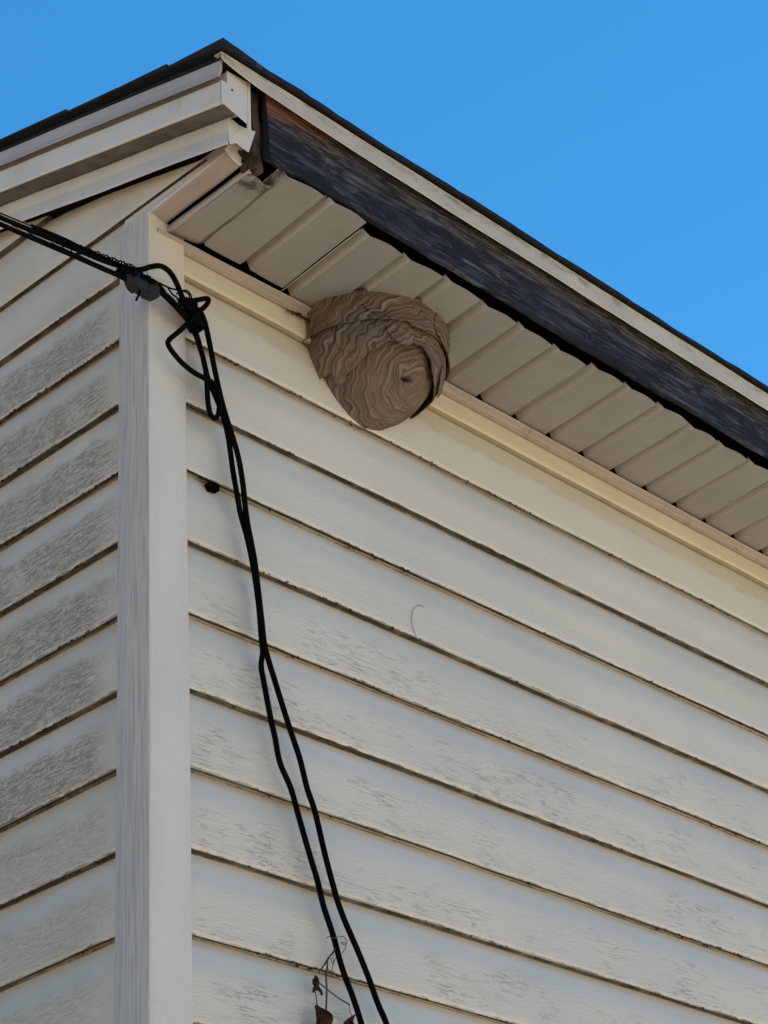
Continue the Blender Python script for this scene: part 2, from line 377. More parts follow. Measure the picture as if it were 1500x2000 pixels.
def spline(pts, per=8):
    P = [Vector(q) for q in pts]; P = [P[0]*2-P[1]]+P+[P[-1]*2-P[-2]]; o = []
    for i in range(1, len(P)-2):
        for k in range(per):
            t = k/per; a, b, c, d = P[i-1:i+3]
            o.append(.5*((2*b)+(c-a)*t+(2*a-5*b+4*c-d)*t*t+(3*b-a-3*c+d)*t**3))
    o.append(P[-2]); return o
def tube(pts, r, seg=10, taper=None):
    vs, fs = [], []; n = len(pts); up = Vector((0.3, 0.2, 1)).normalized()
    for i, q in enumerate(pts):
        t = (pts[min(i+1, n-1)]-pts[max(i-1, 0)])
        t = t.normalized() if t.length > 1e-9 else Vector((0, 0, 1))
        a = up-t*up.dot(t)
        if a.length < 1e-4: a = Vector((1, 0, 0))-t*t.x
        a.normalize(); up = a; b = t.cross(a)
        rr = r*(taper(i/(n-1)) if taper else 1)
        vs += [q+(a*math.cos(2*math.pi*k/seg)+b*math.sin(2*math.pi*k/seg))*rr for k in range(seg)]
    for i in range(n-1):
        for k in range(seg):
            j = (k+1) % seg; fs.append((i*seg+k, i*seg+j, (i+1)*seg+j, (i+1)*seg+k))
    fs.append(tuple(reversed(range(seg)))); fs.append(tuple(range((n-1)*seg, n*seg)))
    return vs, fs

# ---------------------------------------------------------------- ground
o = mk('ground', [(-12000, -12000, -Z0), (12000, -12000, -Z0), (12000, 12000, -Z0), (-12000, 12000, -Z0)], [(0, 1, 2, 3)], M['ground'])
tag(o, kind='structure')
o = mk('added_dim_ground', [(-90, -110, -Z0+.04), (-1.5, -110, -Z0+.04), (-1.5, 160, -Z0+.04), (-90, 160, -Z0+.04)], [(0, 1, 2, 3)], M['asphalt'])  # unseen darker ground, added to cut bounce light on the gable side
tag(o, kind='structure')

# ---------------------------------------------------------------- the house
LX, LY, KB = 60.0, 64.0, 30          # length of the eave wall, of the gable wall, courses down
SL = .30
def zr(y): return SL*(y+2.05)
house = empty('house', (0, 0, -Z0), 'pale vinyl sided house corner with dark shingle roof and bare weathered fascia', 'house')
PART = [None]

def course_profile(zt, zb, gap):
    """(offset out of the wall, z) from a course's top to its butt; gap: an open joint below it."""
    h = zt-zb
    pr = [(.0, zt+.10), (.0, zt-.01)]
    if h > .8: pr += [(.022, zt-.06), (.040, zt-.13), (.058, zt-.20), (.076, zt-.27), (.090, zt-.34), (.099, zt-.42), (.102, zt-.54)]
    else: pr = [(.100, zt+.06), (.101, zt-.05)]
    pr += [(.108, zb+.10), (.110, zb+.018), (.104, zb+.003)]
    if gap: pr += [(.095, zb), (.052, zb+.006), (.050, zb+.12)]
    else: pr += [(.09, zb-.002), (.030, zb-.004), (.027, zb+.05)]
    return pr

def siding(umin, ufun, umax, P, seed, first):
    vs, fs = [], []
    for k in range(0, KB+1):
        zt, zb = -float(k), -float(k+1)
        if k == KB: break
        u0 = umin
        if first == 'right' and k == 0: zt = -.50
        gap = ((k+1) % 2 == 0)
        pr = course_profile(zt, zb, gap)
        nn = 70; fr = []
        for a in range(nn+1):
            t = a/nn; u = u0+(umax-u0)*t**1.6
            def F(q, i, u=u, k=k, zt=zt):
                top = i < 2 and zt != -.5
                kk = k if top else k+1
                dz = .014*n1(u*.55, kk+seed)+.006*n1(u*1.9, kk+seed+40)
                dd = .010*n1(u*.45, k+seed+80)
                return P(u, max(q[0]+(0 if top else dd), 0 if top else .004 if i < len(pr)-1 else 0), q[1]+dz)
            fr.append(F)
        add((vs, fs), sweep(pr, fr))
    return vs, fs

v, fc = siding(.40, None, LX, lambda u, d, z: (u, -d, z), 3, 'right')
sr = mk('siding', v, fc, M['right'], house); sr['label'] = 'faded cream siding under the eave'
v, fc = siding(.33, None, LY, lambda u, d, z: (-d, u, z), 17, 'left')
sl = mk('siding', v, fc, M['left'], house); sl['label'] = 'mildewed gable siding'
for o in (sr, sl):
    o.data.polygons.foreach_set('use_smooth', [True]*len(o.data.polygons))
    e = o.modifiers.new('es', 'EDGE_SPLIT'); e.split_angle = R(38)
# gable siding above the top lap line, stopping under the rake; it runs on past the corner to close the end of the eave
vs, fs = [], []
for k in range(-12, 1):
    zt, zb = -float(k)+0.0, -float(k)-1.0
    # here k counts upward: course whose butt is at -k'
for kk in range(0, 11):
    zb = kk*1.0-.08; zt = zb+1.0
    gap = (kk % 2 == 0)
    pr = course_profile(zt, zb, gap)
    ya_ = max(-1.62, (zb+.0)/SL-2.05-1.2)
    fr = []; nn = 60
    for a in range(nn+1):
        t = a/nn; u = ya_+(LY/2-ya_)*t**1.3
        def F(q, i, u=u, kk=kk):
            top = i < 2
            dz = .014*n1(u*.55, 60-kk-(1 if top else 0))
            return (-max(q[0]+(0 if top else .008*n1(u*.45, kk+70)), 0), u, q[1]+dz)
        fr.append(F)
    add((vs, fs), sweep(pr, fr))
# cut away what would rise through the roof: faces above the rake line are dropped
ff = [q for q in fs if sum(vs[i][2] for i in q)/4 < zr(sum(vs[i][1] for i in q)/4)+.55]
o = mk('siding', vs, ff, M['left'], house, True); e = o.modifiers.new('es', 'EDGE_SPLIT'); e.split_angle = R(38)
o['label'] = 'gable siding above the corner post'
bm = bmesh.new(); bm.from_mesh(o.data)      # trimmed short of the frieze: a dark gap is left behind it
for n_, p_ in (((0, -.31, 1), (0, -1.2, .255-.33)), ((0, .30, 1), (0, LY+2.05, -.30))):
    bmesh.ops.bisect_plane(bm, geom=bm.verts[:]+bm.edges[:]+bm.faces[:], plane_co=W(p_), plane_no=Vector(n_).normalized(), clear_outer=True)
bm.to_mesh(o.data); bm.free()
# remainder of the top course: narrow strip over the post and out under the eave
pr = [(.0, .02), (.0, -.09), (.006, -.15), (.03, -.21), (.062, -.27), (.068, -.305), (.06, -.322), (-.01, -.322)]
fr = []
for a in range(40):
    u = -1.66+(.44+1.66)*a/39
    fr.append(lambda q, i, u=u: (-q[0]-.055, u, q[1]+.065*max(0, -u)/1.6*(1 if i > 3 else 0)+.006*n1(u*2, 5)))
v1 = sweep(pr, fr)
o = mk('end_strip', v1[0], v1[1], M['trim'], house, True); e = o.modifiers.new('es', 'EDGE_SPLIT'); e.split_angle = R(38)
# the left wall course L0..L1 that sits between the post and that strip (left of the post)
pr = course_profile(-.08, -1.0, False)
fr = [lambda q, i, u=u: (-q[0], u, q[1]+.012*n1(u*.55, 61 if i < 2 else 18)) for u in [.36+(LY-.36)*(a/60)**1.6 for a in range(61)]]

# walls behind the siding and the closed box of the house
bx_ = ([], [])
add(bx_, box(.02, LX-.1, .02, .35, -Z0+.0, -.30)); add(bx_, box(.02, .35, .37, LY-.1, -Z0, .30))
add(bx_, box(.02, LX-.1, LY-.45, LY-.1, -Z0, -.3)); add(bx_, box(LX-.45, LX-.1, .37, LY-.47, -Z0, .3))
mk('wall', bx_[0], bx_[1], M['dark'], house)
# gable triangles of sheathing (near and far end)
for xa in (.03, LX-.4):
    pv = [(-1.9, -.12), (-1.9, zr(-1.9)+.45), (LY/2, zr(LY/2)+.45), (LY+1.9, zr(-1.9)+.45), (LY+1.9, -.12)]
    vv = [(x, y, z) for x in (xa, xa+.1) for y, z in pv]
    mk('gable_sheathing', vv, [(0, 1, 2, 3, 4), (9, 8, 7, 6, 5)]+[(i, i+5, (i+1) % 5+5, (i+1) % 5) for i in range(5)], M['dark'], house)

# corner post: two broad faces with rolled arris and returns to the walls
pr = []
W1 = .425; d0 = -.165
pr = [(0.02, W1-.02), (-.06, W1), (d0+.02, W1), (d0, W1-.02), (d0, d0+.04), (d0+.012, d0+.012), (d0+.04, d0), (W1+.02, d0), (W1+.04, d0+.02), (W1+.04, -.06), (W1+.02, .02)]
fr = []
for a in range(60):
    z = -.31-(Z0-.5)*(a/59)**1.3
    def F(q, i, z=z, a=a):
        zz = z
        if a == 0: zz = -.325-.16*max(0, q[0])-.03*max(q[1], 0)
        return (q[0]+.006*n1(z*.4, 2), q[1]+.006*n1(z*.4, 9), zz)
    fr.append(F)
v = sweep(pr, fr)
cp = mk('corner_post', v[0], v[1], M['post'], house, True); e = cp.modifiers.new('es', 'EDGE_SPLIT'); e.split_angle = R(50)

# channel that carries the soffit along the wall
pr = [(.125, -.66), (.14, -.685), (.152, -.68), (.156, -.625), (.17, -.60), (.245, -.575), (.255, -.56), (.245, -.548), (.12, -.56), (.12, -.66)]
fr = []
for a in range(121):
    u = -.02+(LX)*(a/120)**1.5
    k_ = min(1, max(0, (u-.2)/2.2))
    fr.append(lambda q, i, u=u, k_=k_: (u, -(.12+(q[0]-.12)*(.62+.38*k_))-.006*n1(u*.8, 3), q[1]+.012*n1(u*.5, 4)+.006*n1(u*2.3, 14)-.0))
v = sweep(pr, fr, True, True)
mk('soffit_channel', v[0], v[1], M['channel'], house)

# soffit panels, each with three raised grooves
def soffit_panel(xa, nrib, pitch, yin, yout, lift, seed, name='soffit_panel', labelx=None):
    prx = []
    for i in range(nrib):
        c = xa+i*pitch
        prx += [(c-.12, 0), (c-.035, .085), (c-.006, .125), (c+.016, .12), (c+.075, .0)]
        for q in (.20, .34, .44, .55, .66, .78):
            if i < nrib-1 or q < .8: prx.append((c+pitch*q, -.008*math.sin(math.pi*(q-.14)/.70)))
    prx.append((xa+(nrib-1)*pitch+pitch-.14, -.0))
    fr = []; ny = 26
    for a in range(ny+1):
        t = a/ny
        def F(q, i, t=t, a=a):
            c = (q[0]-xa)/pitch; fc_ = c-math.floor(c)
            yo = yout+.045*math.cos(2*math.pi*fc_)*.5+.03*n1(q[0]*1.7, seed)+(.05 if q[1] > .05 else 0)
            y = yin+(yo-yin)*t
            x = q[0]+.095*(y+.2)
            droop = -.02*t*t*(.5+n1(q[0]*.8, seed+3))
            return (x, y, -.50+lift+q[1]*(1 if q[1] < 0 else 1.0)+droop+.006*n1(q[0]*2.1+y*1.5, seed+5))
        fr.append(F)
    vs, fs = sweep(prx, fr)
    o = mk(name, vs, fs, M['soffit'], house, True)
    so_ = o.modifiers.new('thick', 'SOLIDIFY'); so_.thickness = .0014; so_.offset = 1
    e = o.modifiers.new('es', 'EDGE_SPLIT'); e.split_angle = R(24)
    return o
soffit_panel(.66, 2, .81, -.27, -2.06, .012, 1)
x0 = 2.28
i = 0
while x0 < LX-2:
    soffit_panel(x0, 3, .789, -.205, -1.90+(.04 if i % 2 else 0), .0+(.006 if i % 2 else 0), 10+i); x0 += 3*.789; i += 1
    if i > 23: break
# torn end piece by the corner, lying a little lower
vs = [(.16, -.17, -.505), (.69, -.235, -.51), (.62, -1.69, -.53), (.47, -1.66, -.535), (.40, -1.74, -.53), (.27, -1.70, -.53), (.20, -1.78, -.52), (.11, -1.76, -.52)]
ev = []; 
def strip_grid(name, left, right, n, mat, zf, parent=house, th=.0014):
    vs, fs = [], []
    m_ = 6
    for a in range(n+1):
        t = a/n
        for b in range(m_+1):
            s_ = b/m_
            l_ = Vector(left[0]).lerp(Vector(left[1]), t); r_ = Vector(right[0]).lerp(Vector(right[1]), t)
            q = l_.lerp(r_, s_); q.z += zf(s_, t)
            if a == n: q.y += .05*n1(s_*4.3+.3, 2.2)
            vs.append(tuple(q))
    for a in range(n):
        for b in range(m_): k = a*(m_+1)+b; fs.append((k, k+1, k+m_+2, k+m_+1))
    o = mk(name, vs, fs, mat, parent, True)
    so_ = o.modifiers.new('thick', 'SOLIDIFY'); so_.thickness = th; so_.offset = 1
    return o
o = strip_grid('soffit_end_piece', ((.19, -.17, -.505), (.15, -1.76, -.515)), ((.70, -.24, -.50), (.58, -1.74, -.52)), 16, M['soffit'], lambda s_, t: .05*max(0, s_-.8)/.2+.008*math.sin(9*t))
# the tan underside of the end strip and the small channel beside it
o = strip_grid('end_underside', ((-.10, .0, -.325), (-.14, -1.66, -.262)), ((.145, .0, -.385), (.065, -1.72, -.385)), 14, M['channel'], lambda s_, t: .01*math.sin(6*t))
pr = [(.165, -.405), (.155, -.47), (.16, -.508), (.20, -.512)]
fr = [lambda q, i, u=u: (q[0]-.03*(-u)/1.7+.008*n1(u*3, 6), u, q[1]+.012*n1(u*2, 8)) for u in [-.1-1.68*a/24 for a in range(25)]]
v = sweep(pr, fr); o = mk('end_channel', v[0], v[1], M['channel'], house, True)
so_ = o.modifiers.new('thick', 'SOLIDIFY'); so_.thickness = .0012

# fascia board
vs, fs = [], []
nx = 160
for a in range(nx+1):
    x = .19+(LX+.3)*(a/nx)**1.25
    zb = -.425+.018*n1(x*.9, 1)+.016*n1(x*4.7, 2)+.012*n1(x*11, 4); zt = .86
    xs = x-(.05*1 if a == 0 else 0)
    vs += [(x if a else .24, -2.05, zb), (x if a else .22, -2.052, (zb+zt)/2), (x if a else .17, -2.05, zt), (x, -1.96, zt), (x, -1.96, zb+.02)]
for a in range(nx):
    for i in range(5): j = (i+1) % 5; fs.append((a*5+i, a*5+j, (a+1)*5+j, (a+1)*5+i))
fs.append((0, 4, 3, 2, 1)); k = nx*5; fs.append((k, k+1, k+2, k+3, k+4))
fb = mk('fascia_board', vs, fs, M['wood'], house); fb['label'] = 'bare weathered grey black fascia board'; bevel(fb, .002, 2)
# decayed rafter stub and blocks inside the open corner
st = ([], [])
for (x0_, x1_, y0_, y1_, z0_, z1_) in ((.07, .19, -1.92, -1.66, -.47, .70), (.20, .28, -1.88, -1.64, -.50, .30)):
    vs_, fs_ = [], []
    ns = 12
    for a in range(ns+1):
        z = z0_+(z1_-z0_)*a/ns
        dx = .03*n1(z*3, x0_*9); dy = .03*n1(z*3, 5+x0_*9)
        vs_ += [(x0_+dx, y0_+dy, z), (x1_+dx*.6, y0_+dy*.5, z), (x1_+dx, y1_, z), (x0_+dx, y1_, z)]
    for a in range(ns):
        for i in range(4): j = (i+1) % 4; fs_.append((a*4+i, a*4+j, a*4+4+j, a*4+4+i))
    fs_ += [(3, 2, 1, 0), (ns*4, ns*4+1, ns*4+2, ns*4+3)]
    add(st, (vs_, fs_))
mk('rafter_stub', st[0], st[1], M['rot'], house)
add_ = ([], [])
for (cx, cy, cz, rr) in ((.03, -1.70, -.24, .06), (.10, -1.68, -.33, .05)):
    bm = bmesh.new(); bmesh.ops.create_icosphere(bm, subdivisions=2, radius=1)
    for q in bm.verts: q.co *= rr*(1+.6*mnoise.noise(q.co*2.3+Vector((cx*30, 0, 0))))
    add(add_, ([(q.co.x+cx, q.co.y+cy, q.co.z+cz) for q in bm.verts], [tuple(x.index for x in f_.verts) for f_ in bm.faces])); bm.free()
mk('rotten_wood', add_[0], add_[1], M['rot'], house)

# roof: deck, shingles (both slopes)
def slope(side):
    g = (lambda y: y) if side == 0 else (lambda y: LY-y)
    return g
roof = ([], [])
for side in (0, 1):
    g = slope(side)
    y0_, y1_ = -2.12, LY/2
    z0_ = .70; z1_ = z0_+SL*(y1_-y0_)
    vv = [(x, g(y), z) for x in (-.60, LX+.6) for y, z in ((y0_, z0_), (y1_, z1_), (y1_, z1_+.07), (y0_, z0_+.07))]
    add(roof, (vv, [(0, 1, 2, 3), (7, 6, 5, 4), (0, 4, 5, 1), (1, 5, 6, 2), (2, 6, 7, 3), (3, 7, 4, 0)]))
rf = mk('roof', roof[0], roof[1], M['dark'], house)
sh = ([], [])
def shingle_rows(side):
    g = slope(side)
    expo = 1.05; rows = int((LY/2+2.3)/expo)+1
    for rr in range(rows):
        y0_ = -2.225+rr*expo; y1_ = min(y0_+expo+.35, LY/2+.05)
        lo = .795+SL*(y0_+2.225)
        nseg = 150 if rr < 2 and side == 0 else 30
        top = []
        vs_, fs_ = [], []
        jag = -.705+.035*n1(rr*1.7+.4, 31+side)
        for a in range(nseg+1):
            x = jag+(LX+1.4)*((a/nseg)**(1.6 if nseg > 50 else 1))
            dy = .022*n1(x*1.1, rr+3)+.012*n1(x*4.1, rr+9); dz = .018*n1(x*.6, rr+5)+.012*n1(x*3.3, rr+15)
            th = (.045 if rr == 0 else .022)+.012*n1(x*2.7, rr+25)
            droop = -.01 if rr == 0 else 0
            th += .075*math.exp(-(x+.7)/.7)*math.exp(-(y0_+2.2)/1.6) if side == 0 else 0
            ex = 0
            if a == 0: ex = 0
            vs_ += [(x, g(y0_+dy), lo+dz+droop), (x, g(y1_), lo+SL*(y1_-y0_)+.004), (x, g(y1_), lo+SL*(y1_-y0_)+.02), (x, g(y0_+dy), lo+dz+th+.02+droop)]
        for a in range(nseg):
            for i in range(4): j = (i+1) % 4; fs_.append((a*4+i, a*4+4+i, a*4+4+j, a*4+j))
        fs_ += [(0, 1, 2, 3), (nseg*4+3, nseg*4+2, nseg*4+1, nseg*4)]
        add(sh, (vs_, fs_))
shingle_rows(0); shingle_rows(1)
so2 = mk('shingles', sh[0], sh[1], M['shingle'], rf); so2['label'] = 'black asphalt shingles'
# far eave boards so the house stays closed from behind
fb2 = box(.1, LX, LY+1.8, LY+2.05, -.45, .80); mk('fascia_board', fb2[0], fb2[1], M['trim'], house)
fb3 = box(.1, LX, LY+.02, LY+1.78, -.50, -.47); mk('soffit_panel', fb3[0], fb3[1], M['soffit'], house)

# drip edge along the eave
pr = [(-2.150, .50), (-2.156, .475), (-2.164, .46), (-2.174, .468), (-2.160, .56), (-2.157, .77), (-2.02, .785)]
fr = []
for a in range(150):
    x = -.66+(LX+1.2)*(a/149)**1.5
    lift = .17*math.exp(-max(0, x+.66)/.55)-.06*min(1, max(0, x-1)/8)
    def F(q, i, x=x, lift=lift):
        k_ = 1 if i in (1, 2, 3) else .6 if i == 4 else .0
        sc = 1 if i < 5 else 0
        return (x, q[0]-.008*n1(x*1.2, 7)*k_, q[1]+lift*(1 if i < 4 else .7 if i == 4 else 0)+.012*n1(x*.8, 12)+.006*n1(x*3.1, 13))
    fr.append(F)
v = sweep(pr, fr)
de = mk('drip_edge', v[0], v[1], M['drip'], house, True)
so_ = de.modifiers.new('thick', 'SOLIDIFY'); so_.thickness = .0015; so_.offset = 1; e = de.modifiers.new('es', 'EDGE_SPLIT'); e.split_angle = R(40)

# rake: upper edge trim, boxed rake fascia with end face, frieze board
def rake_sweep(name, pr, ya0, ya1, mat, seed, n=60, label=None, both=True, wav=.006):
    ring = []
    for a in range(n+1):
        y = ya0+(ya1-ya0)*(a/n)**1.3
        ring.append(lambda q, i, y=y: (q[0]+wav*n1(y*.7, seed), y, zr(y)+q[1]+wav*1.6*n1(y*.6, seed+4)))
    v = sweep(pr, ring, True, True)
    if both:
        v2 = ([(x, LY-y, z) for x, y, z in v[0]], [tuple(reversed(f_)) for f_ in v[1]])
        add(v, v2)
    o = mk(name, v[0], v[1], mat, house); bevel(o, .0012, 2)
    return o
ymx = LY/2
rake_sweep('rake_edge_trim', [(-.615, .705), (-.632, .69), (-.642, .52), (-.655, .47), (-.680, .405), (-.668, .400), (-.64, .46), (-.615, .52), (-.60, .705)], -2.10, ymx, M['rake_top'], 3)
rake_sweep('rake_fascia', [(-.49, .60), (-.49, .395), (-.590, .387), (-.593, .380), (-.592, .052), (-.580, .022), (-.560, .022), (-.555, .05), (-.50, .10), (-.17, .10), (-.17, .60)], -2.055, ymx, M['rake'], 21)
rake_sweep('rake_underside', [(-.553, .024), (-.553, .048), (-.26, .072), (-.26, .050)], -2.05, ymx, M['under'], 21)  # separate strip, its shade put into a darker colour
rake_sweep('frieze_board', [(-.278, .040), (-.280, -.165), (-.286, -.195), (-.338, -.40), (-.336, -.425), (-.322, -.43), (-.262, -.20), (-.256, .040)], -1.86, ymx, M['rake'], 33, wav=.012)
# end face flashing of the boxed rake (faces the eave side)
def plate(name, pts, y, mat, th=.012, parent=house):
    vs = [(px, y+dy, pz) for px, dy, pz in pts]+[(px, y+dy+th, pz) for px, dy, pz in pts]; n = len(pts)
    fs = [tuple(range(n)), tuple(reversed(range(n, 2*n)))]+[(i, i+n, (i+1) % n+n, (i+1) % n) for i in range(n)]
    o = mk(name, vs, fs, mat, parent); bevel(o, .001, 2); return o
plate('rake_end_cap', [(-.598, 0, .02), (-.36, 0, -.035), (-.165, 0, -.085), (-.155, .0, .10), (-.15, 0, .62), (-.5, 0, .60), (-.5, 0, .40), (-.598, 0, .39)], -2.075, M['rake'])
plate('rake_end_lip', [(-.150, 0, -.13), (-.095, 0, -.16), (-.085, 0, .64), (-.140, 0, .64)], -2.068, M['trim'], .03)
# folded frieze end: a bent tab turning the corner
plate('frieze_end_cap', [(-.315, .0, .05), (-.24, -.01, .055), (-.16, -.03, .005), (-.10, -.05, -.01), (.085, -.075, .01), (.055, -.07, -.10), (-.02, -.05, -.37), (-.12, -.03, -.34), (-.20, -.015, -.30), (-.29, 0, -.36), (-.315, .0, -.30)], -1.885, M['rake'], .014)
plate('strip_end_cap', [(-.225, 0, -.30), (-.15, -.02, -.155), (-.10, -.02, -.13), (.06, -.02, -.155), (.06, 0, -.24), (.035, 0, -.43), (-.06, .01, -.40), (-.15, .01, -.35)], -1.72, M['trim'], .014)
# nails in the end cap
for (x, y, z) in ((-.42, -2.08, .32), (-.335, -1.5, -.18)):
    bm = bmesh.new(); bmesh.ops.create_cone(bm, segments=10, radius1=.016, radius2=.012, depth=.01, cap_ends=True)
    vs_ = [((q.co.x+x, q.co.z+y, q.co.y+z) if y < -2 else (q.co.z-.305, q.co.x+y, q.co.y+z)) for q in bm.verts]
    mk('nail', vs_, [tuple(q.index for q in f_.verts) for f_ in bm.faces], M['dark'], house); bm.free()
# lumpy dirt along the laps: little real crumbs of algae and cobweb hanging from the butt edges
def crumbs(P, seed, kmin, kmax, umax, dens, mat, name, u0):
    rr = random.Random(seed); out_ = ([], [])
    for k in range(kmin, kmax):
        u = u0
        while u < umax:
            u += rr.expovariate(dens)
            if n1(u*.9, k+seed) < -.05: continue
            s_ = rr.uniform(.006, .017); d = rr.choice((rr.uniform(.06, .11), .108)); z = -k+rr.uniform(-.012, .012)
            ln = s_*rr.uniform(1, 3.5)
            v_ = [P(u-ln, d, z), P(u+ln, d-.01, z), P(u, d+s_*.6, z+s_*.5), P(u+rr.uniform(-1, 1)*ln, d-.01, z-s_*rr.uniform(.6, 2.2)), P(u, d-s_, z)]
            add(out_, (v_, [(0, 2, 3), (2, 1, 3), (0, 3, 4), (4, 3, 1), (0, 4, 2), (4, 1, 2)]))
    return mk(name, out_[0], out_[1], mat, house)
o = crumbs(lambda u, d, z: (u, -d, z), 5, 2, 14, 22, 9, M['debris'], 'lap_grime', .5); o['kind'] = 'stuff'; o.parent = sr
o = crumbs(lambda u, d, z: (-d, u, z), 8, 1, 14, 6, 22, M['debris'], 'lap_grime', .45); o['kind'] = 'stuff'; o.parent = sl

# ---------------------------------------------------------------- the nest
nest = empty('hornet_nest', (3.9, -.3, -.5), 'brown striped paper hornet nest hanging under the eave soffit against the siding', 'wasp nest')
def nest_base(t, th):
    cx0, cx1, cy0, cy1, a, b, ee, zt, pw, tk = 3.90, 3.77, -.226, -.103, 1.045, 1.007, 1.705, -2.06, 1.621, .383
    z = -.47+(zt+.47)*t
    r = max(1-max(0, (t-tk)/(1-tk))**pw, 0)**(1/ee)
    ct, st_ = math.cos(th), math.sin(th)
    x = cx0+(cx1-cx0)*t+a*r*ct; y = cy0+(cy1-cy0)*t+b*r*st_
    # lobe reaching left to the channel, and a right shoulder
    if ct < 0: x -= .10*(max(0, 1-t*2.6))*abs(ct)**2
    else: x += .01*ct*math.exp(-((t-.3)/.25)**2)
    if st_ < -.2: y -= .02*math.exp(-((t-.12)/.1)**2)
    return Vector((x, y, z))
CEN = Vector((3.85, -.3, -1.0))
HU = Vector((.98, -.13, .10)).normalized(); HV = Vector((.02, .80, -.60)); HV = (HV-HU*HV.dot(HU)).normalized()
def shell(name, keep, off, seed, nt_=150, nth=320, thick=.0022, parent=nest, amp=1.0):
    vs, fs, ok = [], [], []
    for a in range(nt_+1):
        t = (a/nt_); t = 1-(1-t)**1.25
        t = min(t, .9995)
        for b in range(nth):
            th = 2*math.pi*b/nth
            q = nest_base(t, th); dirn = (q-CEN); dirn.z *= .6; dirn.normalize()
            lump = .035*mnoise.noise(q*1.4+Vector((seed, 0, 0)))+.014*mnoise.noise(q*4.0+Vector((0, seed, 0)))
            hd = (q-Vector(HOLE)+Vector((mnoise.noise(q*1.7), mnoise.noise(q*1.7+Vector((9, 0, 0))), mnoise.noise(q*1.7+Vector((0, 9, 0)))))*.28).length
            rid = .014*mnoise.noise(Vector((hd*13, seed, q.x*.8)))
            k_, e_ = keep(q, t, th)
            # the slit entrance, pressed in with a raised rim
            hv = q-Vector(HOLE); sl_ = math.sqrt((hv.dot(HU)/.125)**2+(hv.dot(HV)/.05)**2)
            if name == 'paper_core' and hv.length < .5: e_ += -.22*max(0, 1-sl_**2)**.5 if sl_ < 1 else .03*math.exp(-(sl_-1)/.5)
            q = q+dirn*(off+(lump+rid)*amp+e_)
            if q.y > -.045: q.y = -.045
            vs.append(q); ok.append(k_)
    for a in range(nt_):
        for b in range(nth):
            j = (b+1) % nth
            ids = (a*nth+b, a*nth+j, (a+1)*nth+j, (a+1)*nth+b)
            if all(ok[i] for i in ids): fs.append(ids)
    used = sorted({i for q in fs for i in q}); mp = {k: i for i, k in enumerate(used)}
    o = mk(name, [vs[i] for i in used], [tuple(mp[i] for i in q) for q in fs], M['nest'], parent, True)
    so_ = o.modifiers.new('thick', 'SOLIDIFY'); so_.thickness = thick; so_.offset = -1
    return o
def wob(q, s_, a=.05): return a*mnoise.noise(q*2.2+Vector((s_, s_, 0)))+a*.4*mnoise.noise(q*7+Vector((s_, 0, 0)))
# plane fields that bound the overlapping paper sheets (signed distance, positive = kept)
def fld(nrm, pt, s_, a=.05):
    nrm = Vector(nrm).normalized(); pt = Vector(pt)
    return lambda q: (q-pt).dot(nrm)+wob(q, s_, a)
A = fld((0, .075, .997), (3.61, -.995, -.975), 1, .06)
B = fld((.10, .586, .804), (3.639, -.704, -1.53), 4, .05)
def keep_top(q, t, th):
    d = A(q); return d > 0, .045*math.exp(-max(d, 0)/.06)
def keep_mid(q, t, th):
    d = B(q); return d > 0 and not (q.z < -1.55 and q.y > -.30) and not (q.z < -1.42 and q.x > 4.0), .045*math.exp(-max(d, 0)/.06)
def keep_core(q, t, th):
    return True, (-.03 if t < .3 else 0)
shell('paper_core', keep_core, -.085, 2.0)
shell('paper_layer', keep_mid, .010, 5.0)['label'] = 'middle paper layer with scalloped lip'
shell('paper_layer', keep_top, .055, 8.0)['label'] = 'upper paper layer under the soffit'
def scallop(c_, rad, sd, off, ang):
    # one small overlapping paper scallop: the part of the shell near a point, its lower edge lifted
    c_ = Vector(c_)
    def kp(q, t, th):
        v_ = q-c_; d = v_.length+wob(q, sd, .05); lo_ = v_.dot(Vector(ang).normalized())
        return d < rad, .030*max(0, min(1, (lo_/rad+.2)))*math.exp(-max(0, rad-d)/.10)
    shell('paper_scallop', kp, off, sd, thick=.0014)
for q in (((3.35, -1.05, -.62), .34, 11.0, .085, (.2, -.3, -1)), ((4.25, -1.05, -.70), .30, 13.0, .088, (.5, -.2, -1)), ((3.05, -.75, -1.15), .30, 15.0, .030, (-.2, -.3, -1)),
          ((4.55, -.80, -1.12), .30, 17.0, .034, (.5, .0, -1)), ((3.55, -1.0, -1.02), .26, 19.0, .030, (-.3, -.3, -1))): scallop(*q)

# dark tunnel stub at the nest's upper left, where it meets the channel
kb = Vector((2.90, -.24, -.62)); ringv = []; fs_ = []
kd = Vector((-.62, -.72, -.32)).normalized(); ka = kd.cross(Vector((0, 0, 1))).normalized(); kc = kd.cross(ka)
for j, (t, rr_) in enumerate(((-.10, .115), (-.02, .105), (.05, .092), (.075, .078), (.05, .062), (-.06, .055), (-.12, .02))):
    for i in range(18):
        a = 2*math.pi*i/18; k_ = 1+.18*n1(a*1.3, j*.2+2)
        ringv.append(kb+kd*t+ka*math.cos(a)*rr_*k_+kc*math.sin(a)*rr_*k_)
for j in range(6):
    for i in range(18): fs_.append((j*18+i, j*18+(i+1) % 18, (j+1)*18+(i+1) % 18, (j+1)*18+i))
fs_.append(tuple(range(108, 126)))
mk('tunnel_stub', ringv, fs_, M['nest'], nest, True)

